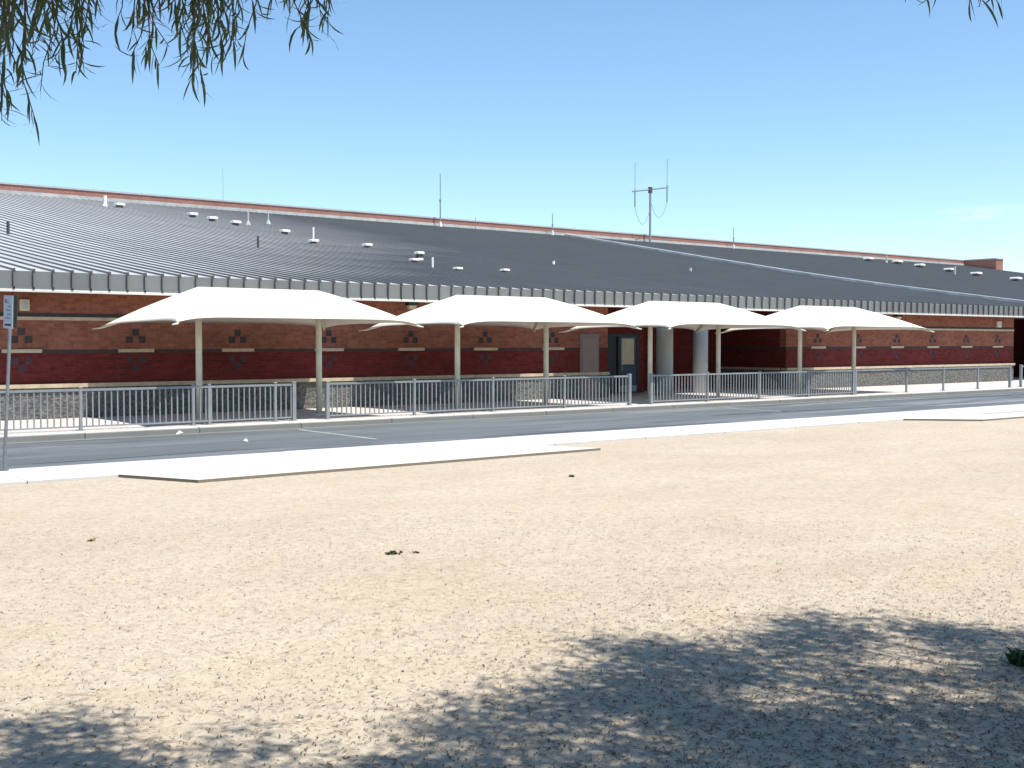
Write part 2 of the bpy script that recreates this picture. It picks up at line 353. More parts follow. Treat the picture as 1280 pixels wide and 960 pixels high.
for x0, x1, tg in SEG:
    part(MB().box(x0, x1, YW, YW + .4, .0, 1.08), 'stone_base', M['stone'])
    part(MB().bbox(x0 - .02, x1 + .02, YW - .09, YW + .3, 1.08, 1.2, .015), 'sill_course', M['cream'])
    lw = part(MB().box(x0, x1, YW + .02, YW + .4, 1.2, 2.12), 'lower_wall', M['brick_red'])
    part(MB().box(x0, x1, YW + .012, YW + .4, 2.12, 2.225), 'dark_course', M['block_dark'])
    uw = part(MB().box(x0, x1, YW + .02, YW + .4, 2.225, 3.11), 'upper_wall', M['brick_brown'])
    part(MB().box(x0, x1, YW - .01, YW + .4, 3.11, 3.21), 'cream_course', M['cream'])
    part(MB().box(x0, x1, YW + .012, YW + .4, 3.21, 3.33), 'dark_course', M['block_dark'])
    part(MB().box(x0, x1, YW + .02, YW + .4, 3.33, 4.02), 'top_wall', M['brick_brown'])
    ms = [10.44 + 3.457 * i for i in range(-3, 7)] if tg == 'W' else [48.6, 52.0, 55.45, 58.88, 62.33, 65.74]
    for mx in ms:
        link('ledge', ledge, uw, (mx, YW + .02, 2.19))
        for ddx, dz in ((0, 2.765), (-.2, 2.53), (.2, 2.53)): link('accent_block', sq_d, uw, (mx + ddx, YW + .02, dz))
        for ddx, dz in ((-.2, 1.895), (.2, 1.895), (0, 1.66)): link('accent_block', sq_s, lw, (mx + ddx, YW + .02, dz))
# side door in the west wall
dr = part(MB().box(32.66, 33.7, YW - .03, YW + .1, .15, 2.8), 'door_frame', M['frame_grey'])
MB().box(32.76, 33.6, YW - .05, YW, .17, 2.62).build('door_leaf', M['door_grey'], dr)
MB().tube([(33.5, YW - .06, 1.15), (33.5, YW - .12, 1.15), (33.4, YW - .12, 1.15)], .015).build('handle', M['white_metal'], dr)
# entrance recess
RB = 40.6
part(MB().box(34.0, 46.4, RB, RB + .3, 0, 4.02), 'recess_back_wall', M['brick_red'])
part(MB().box(33.95, 34.25, YW + .4, RB, 0, 4.02), 'recess_side_wall', M['brick_red'])
rw = part(MB().box(46.12, 46.5, YW + .4, RB, 1.2, 4.02), 'recess_side_wall', M['brick_red'])
part(MB().box(46.13, 46.5, YW + .4, RB, 0, 1.08), 'stone_base', M['stone'])
part(MB().box(46.06, 46.5, YW + .38, RB, 1.08, 1.2), 'sill_course', M['cream'])
part(MB().box(46.11, 46.5, YW + .4, RB, 2.12, 2.225), 'dark_course', M['block_dark'])
# far recess past the east wall
part(MB().box(67.6, 110, 41.2, 41.5, 0, 4.02), 'recess_back_wall', M['brick_red'])
part(MB().box(67.3, 67.595, YW + .4, 41.2, 0, 4.02), 'recess_side_wall', M['brick_red'])
part(MB().box(74, 110, YW + .02, YW + .4, 0, 4.02), 'lower_wall', M['brick_red'])
# entrance door: navy frame, glazed leaf with blind
ed = part(MB().box(35.95, 37.95, 38.2, 38.36, .15, .22).box(35.95, 36.08, 38.2, 38.36, .22, 2.85).box(36.66, 36.78, 38.2, 38.36, .22, 2.72).box(37.84, 37.95, 38.2, 38.36, .22, 2.85)
          .box(36.08, 37.84, 38.2, 38.36, 2.72, 2.85), 'entrance_frame', M['navy_dark'])
MB().box(36.08, 36.66, 38.26, 38.3, .22, 2.72).build('sidelight_pane', M['navy_dark'], ed)
MB().box(36.78, 37.84, 38.22, 38.3, .5, 1.45).build('door_panel', M['navy'], ed)
MB().box(36.78, 37.84, 38.21, 38.3, .22, .5).build('kick_plate', M['pale_blue'], ed)
MB().box(36.78, 36.9, 38.22, 38.3, 1.45, 2.72).box(37.72, 37.84, 38.22, 38.3, 1.45, 2.72).box(36.9, 37.72, 38.22, 38.3, 2.62, 2.72).build('door_stile', M['navy'], ed)
MB().box(36.9, 37.72, 38.25, 38.3, 1.45, 2.62).build('blind', M['blind'], ed)
MB().tube([(36.86, 38.2, 1.2), (36.86, 38.14, 1.2), (36.86, 38.14, 1.5), (36.86, 38.2, 1.5)], .014).build('pull_handle', M['white_metal'], ed)
part(MB().box(35.6, 38.3, 38.36, 38.6, .11, 3.99), 'entrance_wall', M['brick_red'])
part(MB().box(35.6, 35.94, 38.21, 38.36, .11, 3.99).box(37.96, 38.3, 38.21, 38.36, .11, 3.99).box(35.94, 37.96, 38.21, 38.36, 2.86, 3.99), 'entrance_reveal', M['brick_red'])
# round columns carrying the eave
for cx, cy, cr in ((37.3, 35.95, .37), (40.15, 36.45, .345)):
    c = MB().tube([(cx, cy, .1), (cx, cy, 3.98)], cr, 28).build('round_column', M['column'], None, smooth=False)
    for p in c.data.polygons: p.use_smooth = len(p.vertices) == 4
    c.parent = B; c.matrix_parent_inverse = Matrix.Translation(-Vector(B.location))
part(MB().box(-40, 160, YE + .05, 46, 3.98, 4.05), 'soffit', M['soffit'])
# fascia
fa = part(MB().box(-40, 160, YE + .03, YE + .1, 3.95, ZT - .02), 'fascia', M['fascia_metal'])
MB().bbox(-40, 160, YE - .04, YE + .14, 3.9, 3.975, .012).build('drip_trim', M['trim'], fa)
PW = .5496; X0 = 9.93
fp = MB().box(.03, PW - .03, YE, YE + .04, 3.975, ZT, 0).box(-.028, .028, YE - .085, YE + .03, 4.045, ZT + .07, 1)
fp.add([(.03, YE - .012, 3.975), (PW - .03, YE - .012, 3.975), (PW - .03, YE - .012, 4.05), (.03, YE - .012, 4.05)], [(0,1,2,3)], 0)
fpm = fp.mesh('fascia_panel', [M['fascia_metal'], M['roof_rib']])
for i in range(-26, 130): link('fascia_panel', fpm, fa, (X0 + PW * i, 0, 0))
# roof: gently dished slope of standing-seam panels
YR = 93.0
BR = [YE, 40, 45, 50, 55, 60, 70, YR]; SL = [.133, .136, .142, .15, .158, .165, .168]
ZS = [ZT]
for i in range(7): ZS.append(ZS[-1] + SL[i] * (BR[i+1] - BR[i]))
rz = lambda y: float(np.interp(y, BR, ZS))
rv = [(x, y, z - .06) for y, z in zip(BR, ZS) for x in (-40, 160)]
rf = part(MB().add(rv, [(2*i, 2*i+1, 2*i+3, 2*i+2) for i in range(7)]), 'roof', M['roof_metal'])
rp = MB()
for i in range(7):
    y0, y1, z0, z1 = BR[i], BR[i+1], ZS[i], ZS[i+1]
    rp.add([(.025, y0, z0), (PW - .025, y0, z0), (PW - .025, y1, z1), (.025, y1, z1)], [(0,1,2,3)], 0)
    h = .046; y0r = y0 - (.085 if i == 0 else 0)
    rp.add([(-.026, y0r, z0-.05), (-.026, y0r, z0+h), (.026, y0r, z0+h), (.026, y0r, z0-.05), (-.026, y1, z1-.05), (-.026, y1, z1+h), (.026, y1, z1+h), (.026, y1, z1-.05)],
           [(0,1,5,4), (1,2,6,5), (2,3,7,6), (0,3,2,1)], 1)
rpm = rp.mesh('roof_panel', [M['roof_metal'], M['roof_rib']])
for i in range(-26, 273): link('roof_panel', rpm, rf, (X0 + PW * i, 0, 0))
# pale joint cap running up the slope
jc = MB(); prev = None
for y in BR:
    x = 72 + (81.8 - 72) * (y - YE) / (YR - YE); z = rz(y)
    cur = [(x - .4, y, z + .0), (x - .36, y, z + .2), (x + .36, y, z + .2), (x + .4, y, z + .0)]
    if prev: jc.add(prev + cur, [(0,1,5,4), (1,2,6,5), (2,3,7,6)])
    prev = cur
jc.build('joint_cap', M['flash'], rf)
# brick parapet on the ridge
ZR = ZS[-1]
part(MB().box(-40, 160, YR - .05, YR + .3, ZR - .3, ZR + .28), 'ridge_flashing', M['flash'])
pw = part(MB().box(-40, 160, YR, YR + .3, ZR + .28, ZR + .72), 'parapet', M['brick_parapet'])
MB().box(-40, 160, YR - .06, YR + .36, ZR + .72, ZR + .86).build('parapet_cap', M['cap'], pw)
pb = part(MB().box(158.8, 160.7, 88.1, YR - .06, 10, ZR + .72), 'parapet', M['brick_parapet'])
MB().box(158.7, 160.8, 88.0, YR - .06, ZR + .72, ZR + .86).build('parapet_cap', M['cap'], pb)
# roof vents: square curb with overhanging white cap
vm = MB().box(-.24, .24, -.24, .24, -.15, .2, 1).bbox(-.42, .42, -.42, .42, .2, .42, .06, 0).mesh('roof_vent', [M['white_metal'], M['dark_metal']])
vm2 = MB().box(-.3, .3, -.3, .3, -.15, .26, 1).bbox(-.48, .48, -.48, .48, .26, .46, .08, 0).mesh('roof_vent', [M['white_metal'], M['dark_metal']])
vt = MB().box(-.26, .26, -.26, .26, -.15, .55, 1).bbox(-.36, .36, -.36, .36, .55, .75, .06, 0).box(-.3, .24, -.32, -.26, .02, .2, 0).mesh('roof_vent', [M['white_metal'], M['dark_metal']])
for x, y in ((34.55, 79.35), (34.6, 76.2), (35.0, 73.4), (35.6, 67.6), (33.7, 60.5), (36.9, 59.8), (33.5, 49.8), (32.6, 44.8), (35.8, 45.3)):
    s = max(.38, min(.72, y / 108)); o = link('roof_vent', vm, rf, (x, y, rz(y))); o.scale = (s, s, s)
link('roof_vent', vm, rf, (31.5, 85.2, rz(85.2))).scale = (.75, .75, .75)
link('roof_vent', vt, rf, (34.9, 51.4, rz(51.4))).scale = (.55, .55, .62)
for x, y in ((124.9, 85.9), (128.5, 84.2), (126.4, 79.8), (124.9, 75), (123.4, 70.8), (123.5, 66.2)): link('roof_vent', vm2, rf, (x, y, rz(y)))
def pipe(x, y, h, r, mat, cone=False):
    m = MB().tube([(0,0,-.1), (0,0,h)], r, 8)
    if cone: m.tube([(0,0,-.05), (0,0,.3)], [.22, .07], 10)
    m.build('vent_pipe', mat, rf, (x, y, rz(y)))
pipe(30.7, 85.9, .75, .14, M['white_metal'], True); pipe(15.2, 54.6, .55, .07, M['dark_metal']); pipe(36.4, 74.4, .9, .06, M['pipe'], True)
pipe(39.5, 77.5, .9, .05, M['pipe'], True); pipe(27.3, 54.7, .6, .06, M['dark_metal']); pipe(35.2, 63.2, .8, .06, M['white_metal']); pipe(32.2, 46.3, .5, .05, M['white_metal'])
pipe(129, 86.1, .9, .1, M['pipe'], True); pipe(119.5, 71.1, .9, .12, M['pipe']); pipe(46.6, 54.2, .2, .08, M['white_metal']); pipe(59, 54.5, .25, .09, M['pipe'])

# ------------------------------------------------------------------ antennas on the ridge
def mast(x, z1, label, r=.06, clamp=True, y=92.3):
    z0 = rz(y) - .05
    a = empty('whip_antenna', (x, y, z0), label, 'antenna')
    MB().tube([(0,0,0), (0,0,(z1-z0)*.5)], r, 8).tube([(0,0,(z1-z0)*.5), (0,0,z1-z0)], r * .7, 8).build('mast', M['antenna'], a)
    if clamp: MB().tube([(0,0,.0), (0,0,.5)], r * 2.2, 8).build('base', M['white_metal'], a); MB().tube([(0,0,(z1-z0)*.48), (0,0,(z1-z0)*.52)], r * 1.7, 8).build('clamp', M['antenna'], a)
    return a
mast(65.1, 18.5, 'tall single whip antenna standing on the roof ridge', .065)
mast(79.2, 15.7, 'short whip antenna at the top of the pale roof joint')
mast(107.3, 16.0, 'small whip antenna right of the twin antenna mast', .06)
mast(42.9, 17.0, 'thin faint whip antenna leftmost on the roof ridge', .02, False)
mast(69.3, 14.7, 'tiny stub antenna on the ridge right of the tall whip', .04, False)
ya = 92.3; za = rz(ya) - .05
T = empty('twin_antenna', (93.4, ya, za), 'twin antenna with crossbar and hanging cable loops on ridge mast', 'antenna')
MB().tube([(0,0,0), (0,0,19.45-za)], .13, 10).build('mast', M['antenna'], T)
MB().box(-.17, .17, -.17, .17, 18.9-za, 19.55-za).build('bracket', M['dark_metal'], T)
MB().tube([(-2.75,0,18.85-za), (2.85,0,19.75-za)], .085, 8).build('crossbar', M['antenna'], T)
for x, z0, z1 in ((-2.35, 17.2, 22.0), (2.65, 18.1, 22.9)):
    MB().tube([(x,0,z0-za), (x,0,z0+1.9-za)], .075, 8).tube([(x,0,z0+1.9-za), (x,0,z1-za)], .035, 6).build('whip', M['antenna'], T)
    MB().tube([(x + (math.copysign(.15, -x) - x) * t, 0, z0 - za - 1.9 * (math.sin(math.pi * min(1, t * 1.05)) ** .8 if t < .95 else 0) + t * .2) for t in np.linspace(0, .94, 15)], .028, 5).build('cable', M['antenna'], T)

# ------------------------------------------------------------------ wall fittings
def wall_box(name, x, z, wd, hg, label, cat, mf, mi):
    a = empty(name, (x, YW, z), label, cat)
    MB().bbox(-wd/2, wd/2, -.1, .03, -hg/2, hg/2, .01).build('housing', mf, a)
    MB().box(-wd*.32, wd*.32, -.106, -.09, -hg*.34, hg*.34).build('grille', mi, a)
wall_box('wall_speaker', 10.52, 3.55, .27, .34, 'beige square wall speaker beside the sign pole', 'speaker', M['blind'], M['pipe'])
wall_box('wall_speaker', 65.8, 3.5, .34, .34, 'pale wall speaker near the right end of the wall', 'speaker', M['white_metal'], M['pipe'])
for x, lb in ((24.25, 'black wall light with tan lens between first and second canopy'), (55.4, 'black wall light above the tip of the last canopy')):
    a = empty('wall_light', (x, YW, 3.8), lb, 'wall light', 'wall lights under the eave')
    MB().box(-.22, .22, -.22, .05, .0, .14).build('housing', M['sign_black'], a)
    MB().add([(-.17,-.2,0),(.17,-.2,0),(.17,.02,0),(-.17,.02,0),(-.12,-.1,-.14),(.12,-.1,-.14),(.12,.02,-.14),(-.12,.02,-.14)], [(0,1,5,4),(1,2,6,5),(2,3,7,6),(3,0,4,7),(4,5,6,7)]).build('lens', M['blind'], a)

# ------------------------------------------------------------------ shade canopies
def wv(s, p): return 1 - abs(2 * s - 1) ** p
CX, CYF, CYB, RX = 3.85, -2.85, 2.9, 2.0
ZRG, ZF, ZB = 4.08, 2.99, 2.93
def edge_pt(side, s):
    if side == 'f': return Vector((-CX + 2*CX*s, CYF + .22 * wv(s, 2), ZF + .15 * wv(s, 8)))
    if side == 'r': return Vector((CX - .22 * wv(s, 2), CYF + (CYB - CYF) * s, ZF + (ZB - ZF) * s + .1 * wv(s, 4)))
    if side == 'b': return Vector((CX - 2*CX*s, CYB - .22 * wv(s, 2), ZB + .15 * wv(s, 8)))
    return Vector((-CX + .22 * wv(s, 2), CYB + (CYF - CYB) * s, ZB + (ZF - ZB) * s + .1 * wv(s, 4)))
def canopy_mesh():
    mb = MB(); NS, NTT = 28, 10
    for side in 'frbl':
        vs = []
        for j in range(NTT + 1):
            t = j / NTT
            for i in range(NS + 1):
                s = i / NS
                top = {'f': Vector((-RX + 2*RX*s, 0, ZRG)), 'b': Vector((RX - 2*RX*s, 0, ZRG)), 'r': Vector((RX, 0, ZRG)), 'l': Vector((-RX, 0, ZRG))}[side]
                p = top.lerp(edge_pt(side, s), t)
                p.z += .05 * math.sin(math.pi * t) * (1 - wv(s, 3)) - .035 * math.sin(math.pi * t) * wv(s, 4)
                vs.append(p)
        mb.add(vs, [(j*(NS+1)+i, (j+1)*(NS+1)+i, (j+1)*(NS+1)+i+1, j*(NS+1)+i+1) for j in range(NTT) for i in range(NS)])
    me = mb.mesh('fabric', M['fabric'], True); return me
cme = canopy_mesh()
post_me = MB().tube([(0,0,0), (0,0,3.82)], .095, 14).mesh('post', M['post'], True)
base_me = MB().bbox(-.19, .19, -.19, .19, 0, .03, .008).mesh('base_plate', M['post'])
ridge_me = MB().tube([(-RX,0,ZRG-.09), (RX,0,ZRG-.09)], .06, 8).mesh('ridge_beam', M['post'], True)
raf = {}
for sx in (-1, 1):
    for sy, cy, cz in ((-1, CYF, ZF), (1, CYB, ZB)):
        a = Vector((sx * RX, 0, ZRG - .12)); b = Vector((sx * CX, cy, cz - .045)); mid = a.lerp(b, .5); mid.z -= .1; e = b + (b - a).normalized() * .0 + Vector((sx * .16, (.3 if sy > 0 else .04) * sy, -.03))
        raf[sx, sy] = MB().tube([a, mid, b, e], [.05, .045, .03, .02], 8).mesh('rafter', M['post'], True)
LBL = ['largest cream shade canopy nearest the sign pole', 'second cream shade canopy from the left, beside the grey side door',
       'third cream shade canopy from the left, in front of the concrete columns', 'cream shade canopy farthest right, smallest of the four']
for i, cx in enumerate((16.44, 25.84, 35.22, 44.62)):
    c = empty('shade_canopy', (cx, 32.8, .15), LBL[i], 'canopy', 'cream shade canopies along the sidewalk')
    o = link('fabric', cme, c, (0, 0, -.15)); m = o.modifiers.new('thickness', 'SOLIDIFY'); m.thickness = .012
    for sx in (-1, 1):
        p = link('post', post_me, c, (sx * 2.0, 0, 0)); link('base_plate', base_me, p)
    link('ridge_beam', ridge_me, c, (0, 0, -.15))
    for kk in raf: link('rafter', raf[kk], c, (0, 0, -.15))

# ------------------------------------------------------------------ railings
YRL = 30.85; ZS0 = .15; RH = 1.06
pk = MB().box(-.016, .016, -.016, .016, .1, RH - .03).mesh('picket', M['rail'])
def post_mesh(wd): return MB().box(-wd/2, wd/2, -wd/2, wd/2, 0, RH + .06).bbox(-wd/2-.008, wd/2+.008, -wd/2-.008, wd/2+.008, RH + .06, RH + .085, .012).bbox(-.1, .1, -.1, .1, 0, .015, .004).mesh('post', M['rail'])
pst = post_mesh(.075); pse = post_mesh(.11)
def railing(label, xa, xb, posts, pickets=True):
    r = empty('railing', (xa, YRL, ZS0), label, 'railing', 'grey railings along the kerb')
    MB().box(0, xb - xa, -.028, .028, RH - .03, RH + .03).build('top_rail', M['rail'], r)
    if pickets: MB().box(0, xb - xa, -.02, .02, .085, .125).build('bottom_rail', M['rail'], r)
    for x in posts: link('post', pse if (abs(x - xa) < .05 or abs(x - xb) < .05) else pst, r, (x - xa, 0, 0))
    if pickets:
        x = xa + .165
        while x < xb - .06:
            if min(abs(x - p) for p in posts) > .06: link('picket', pk, r, (x - xa, 0, 0))
            x += .165
railing('grey picket railing at far left behind the sign pole', .9, 16.5, [.9, 4.1, 7.2, 10.32, 13.4, 13.87, 15.9, 16.5])
railing('grey picket railing running below the second canopy', 17.62, 30.18, [17.62, 20.74, 23.87, 27.02, 30.18])
railing('grey picket railing between the entrance gap and the last canopy', 31.3, 43.8, [31.3, 34.4, 37.5, 40.66, 43.8])
railing('grey handrail without pickets along the right wall', 43.95, 57.1, [43.95, 47.9, 50.98, 54.05, 57.1], False)
railing('grey handrail at the right edge beyond the last gap', 58.2, 70.5, [58.2, 61.3, 64.4, 67.5, 70.5], False)

# ------------------------------------------------------------------ sign pole, bin
S = empty('sign_pole', (6.34, 23.25, .03), 'thin grey pole with narrow white sign at left edge', 'sign')
MB().tube([(0,0,0), (.17, 0, 3.3)], .032, 10).build('pole', M['pole'], S)
MB().tube([(0,0,0), (0,0,.03)], .08, 12).build('base', M['pole'], S)
sg = MB().box(-.145, .145, -.006, .006, -.31, .31).build('sign_plate', M['sign_white'], S, (.10, -.05, 2.99)); sg.rotation_euler = (0, R(3), R(-73)); 
mk = MB().box(-.10, .10, -.010, -.004, -.262, -.225).build('sign_bar', M['sign_black'], sg)
for z, x0, x1 in ((.16, -.11, .02), (.09, -.02, .10), (.02, -.06, .10), (-.06, -.02, .10), (-.13, -.08, .08)): MB().box(x0, x1, -.009, -.004, z, z + .03).build('sign_text', M['sign_mark'], sg)
MB().tube([(-.07, -.004, .21), (-.07, -.010, .21)], .032, 16).build('sign_symbol', M['sign_red'], sg)
s2 = MB().box(-.07, .07, -.006, .006, -.3, .3).build('sign_plate', M['sign_green'], S, (.215, .02, 3.0)); s2.rotation_euler = (0, R(3), R(-35)); s2['label'] = 'dark back of a second sign plate'
bn = empty('litter_bin', (68.6, 35.2, .15), 'teal grey bin half cut by the right edge of the photo', 'bin')
MB().tube([(0,0,.0), (0,0,.86)], [.36, .4], 20).build('body', M['bin'], bn); MB().tube([(0,0,.86), (0,0,.93), (0,0,1.0)], [.43, .43, .3], 20).build('lid', M['bin'], bn)

# ------------------------------------------------------------------ trees over the camera
def leaf_mesh(L, wd, curl, twist, name='leaf'):
    vs = []; fs = []; n = 4; p = Vector((0,0,0)); a = 0
    prof = [.25, .9, 1., .7, .04]
    for i in range(n + 1):
        tw = twist * i / n; h = wd / 2 * prof[i]
        vs += [p + Vector((math.cos(tw) * -h, math.sin(tw) * -h, 0)), p + Vector((math.cos(tw) * h, math.sin(tw) * h, 0))]
        a = curl * i / n; p = p + Vector((0, math.sin(a), -math.cos(a))) * (L / n)
    for i in range(n): fs.append((2*i, 2*i+1, 2*i+3, 2*i+2))
    me = bpy.data.meshes.new(name); me.from_pydata(vs, [], fs); me.materials.append(M['leaf']); return me
LEAF = [leaf_mesh(random.uniform(.10, .165), random.uniform(.010, .0135), c, random.uniform(-.8, .8)) for c in (-1.1, -.7, -.3, .2, .5, .9, 1.3, .0)]
def crown_mesh(centers, per, sig, L=(.12, .2), wd=.021, zmin=None, seed=1):
    g = np.random.default_rng(seed); C = np.repeat(np.array(centers), per, 0)
    n = len(C); P = C + g.normal(0, 1, (n, 3)) * np.array([sig, sig, sig * .7])
    d = g.normal(0, 1, (n, 3)); d[:, 2] -= 1.0; d /= np.linalg.norm(d, axis=1)[:, None]
    q = g.normal(0, 1, (n, 3)); s = np.cross(d, q); s /= np.linalg.norm(s, axis=1)[:, None]
    ln = g.uniform(*L, n)[:, None]; bend = np.cross(d, s) * ln * g.uniform(-.18, .18, n)[:, None]
    v = np.stack([P - s*wd*.15, P + s*wd*.15, P + d*ln*.5 + bend + s*wd*.5, P + d*ln*.5 + bend - s*wd*.5, P + d*ln], 1).reshape(-1, 3)
    base = np.arange(n)[:, None] * 5
    if zmin is not None:
        pass
    me = bpy.data.meshes.new('crown'); me.vertices.add(n * 5); me.vertices.foreach_set('co', v.ravel().astype(np.float32))
    li = np.concatenate([base + [0,1,2,3], base + [3,2,4]], 1)           # quad + tri per leaf
    me.loops.add(n * 7); me.loops.foreach_set('vertex_index', li.ravel().astype(np.int32))
    me.polygons.add(n * 2); st = (np.arange(n)[:, None] * 7 + [0, 4]).ravel(); me.polygons.foreach_set('loop_start', st.astype(np.int32))
    me.polygons.foreach_set('loop_total', np.tile([4, 3], n).astype(np.int32)); me.materials.append(M['leaf']); me.update(); me.validate(); return me
def in_view(p):                                           # keep the crown itself above the hanging sprays
    D = math.hypot(p[0], p[1]); return p[2] < 2.45 + .33 * D + .7
def tree(name, base, fork, cc, rr, ncl, per, label, seed):
    rd = random.Random(seed); t = empty(name, base, label, 'tree')
    bx = Vector(base)
    trunk = MB(); pts = [Vector((0,0,-.1)), Vector((.05,.03,.9)), (Vector(fork) - bx) * .6 + Vector((0,0,.3)), Vector(fork) - bx]
    trunk.tube(pts, [.24, .18, .15, .13], 12).build('trunk', M['bark'], t, smooth=True)
    cl = []
    while len(cl) < ncl:
        u = Vector((rd.uniform(-1,1), rd.uniform(-1,1), rd.uniform(-1,1)))
        if u.length > 1 or u.length < .25: continue
        p = Vector((cc[0] + u.x*rr[0], cc[1] + u.y*rr[1], cc[2] + u.z*rr[2]))
        if in_view(p): continue
        cl.append(p)
    lm = MB(); F = Vector(fork) - bx
    for i in range(0, len(cl), 3):
        q = cl[i] - bx; mid = F.lerp(q, .5) + Vector((rd.uniform(-.3,.3), rd.uniform(-.3,.3), rd.uniform(.1,.5)))
        lm.tube([F, F.lerp(mid, .5) + Vector((0,0,.1)), mid, q], [.06, .045, .03, .01], 6)
    lm.build('limbs', M['bark'], t, smooth=True)
    me = crown_mesh([p - bx for p in cl], per, .22, (.16, .26), .03, seed=seed)
    tag(link('crown', me, t), kind='stuff')
    return t, cl
TL, cl1 = tree('weeping_tree', (-2.6, 1.6, SZ), (-1.7, 2.4, 3.4), (.9, 2.1, 6.1), (4.0, 4.3, 1.5), 330, 210, 'tree with long narrow drooping leaves hanging into the upper left corner', 11)
TR, cl2 = tree('weeping_tree', (9.8, -3.2, SZ), (9.2, -2.4, 3.4), (7.75, -1.95, 6.7), (5.5, 6.4, 1.9), 760, 190, 'tree off to the right whose few drooping leaf tips hang at upper right', 23)  # crown stretched far back, out of view, to block sky and deepen shade
count = [0]
def spray(t, top, tip, dens, rd, single=True, restl=None, sway=.12):
    top = Vector(top); tip = Vector(tip); bx = Vector(t.location)
    n = 8; pts = []; off = Vector((rd.uniform(-1,1), rd.uniform(-1,1), 0)) * sway
    for i in range(n + 1):
        s = i / n; pts.append(top.lerp(tip, s) + off * math.sin(math.pi * s) + Vector((rd.uniform(-.015,.015), rd.uniform(-.015,.015), 0)))
    sp = MB().tube([p - bx for p in pts], [.007 - .005 * i / n for i in range(n + 1)], 5).build('hanging_spray', M['twig'], t)
    L = (tip - top).length; k = int(L * dens)
    for i in range(k):
        s = (i + rd.random()) / k; j = min(n - 1, int(s * n)); p = pts[j].lerp(pts[j+1], s * n - j)
        zl = 2.45 + .30 * math.hypot(p.x, p.y)
        mt = Matrix.Translation(p - bx) @ Matrix.Rotation(rd.uniform(0, 2*math.pi), 4, 'Z') @ Matrix.Rotation(rd.gauss(.62, .5), 4, 'X') @ Matrix.Scale(rd.uniform(.75, 1.2), 4)
        lf = rd.choice(LEAF)
        if single and p.z < zl and count[0] < 299 and rd.random() < .5:
            o = bpy.data.objects.new('leaf', lf); COL.objects.link(o); o.parent = sp; o.matrix_local = mt; count[0] += 1
        else: restl.append((lf, mt))
def join_leaves(t, rest):
    mb = MB()
    for lf, mt in rest: mb.add([mt @ v.co for v in lf.vertices], [tuple(p.vertices) for p in lf.polygons])
    if rest: tag(mb.build('small_foliage', M['leaf'], t), kind='stuff')
rd = random.Random(5); rest = []
# tips listed as direction (bearing factor along the view's left part), distance and height
def hang(px, py, D):
    u = (px - 640) / 1470; c, s = math.cos(R(YAW)), math.sin(R(YAW)); v = Vector((c + u * s, s - u * c)); v.normalize()
    return (v.x * D, v.y * D, 2.45 + (427.8 - py) / 1470 * D / math.sqrt(1 + u * u))
for px, py, D, dn in ((4,172,6.1,34), (18,150,6.0,34), (48,168,5.7,40), (52,135,6.2,44), (30,110,5.6,46), (15,80,5.4,46), (40,60,5.8,50), (62,40,5.3,46), (78,95,6.2,30), (98,112,6.0,34), (106,95,6.3,28),
                      (112,60,5.8,34), (128,42,6.1,26), (150,55,6.0,24), (168,92,5.8,32), (185,90,6.1,30), (200,104,5.6,36), (212,80,6.0,30), (228,60,6.2,28), (243,118,5.8,44), (252,126,6.1,30), (246,70,5.5,52),
                      (268,85,6.0,46), (285,92,5.8,42), (292,70,6.2,42), (306,94,6.0,26), (326,48,6.1,24), (365,36,6.2,30), (378,58,6.0,34), (392,74,5.8,32), (405,64,6.1,30)):
    for q in range(2):
        if q: px += rd.uniform(-26, 26); py *= rd.uniform(.3, .95); D += rd.uniform(-.3, .4)
        tip = hang(px, py - 18, D); tp = hang(px + rd.uniform(-30, 30), -150 - rd.uniform(0, 60), D * .96)
        spray(TL, tp, tip, dn * (1.45 if px < 110 or 230 < px < 300 else 1.15), rd, True, rest)
join_leaves(TL, rest); rest = []
for px, py, D, dn in ((1132,6,6.1,26), (1146,2,5.8,20), (1168,8,6.0,26), (1182,4,6.2,22), (1204,16,6.0,28), (1218,18,6.1,24), (1238,16,5.9,30), (1250,10,6.0,26)):
    tip = hang(px, py - 6, D); tp = hang(px + rd.uniform(-30, 30), -170, D * .96)
    spray(TR, tp, tip, dn, rd, True, rest)
join_leaves(TR, rest)

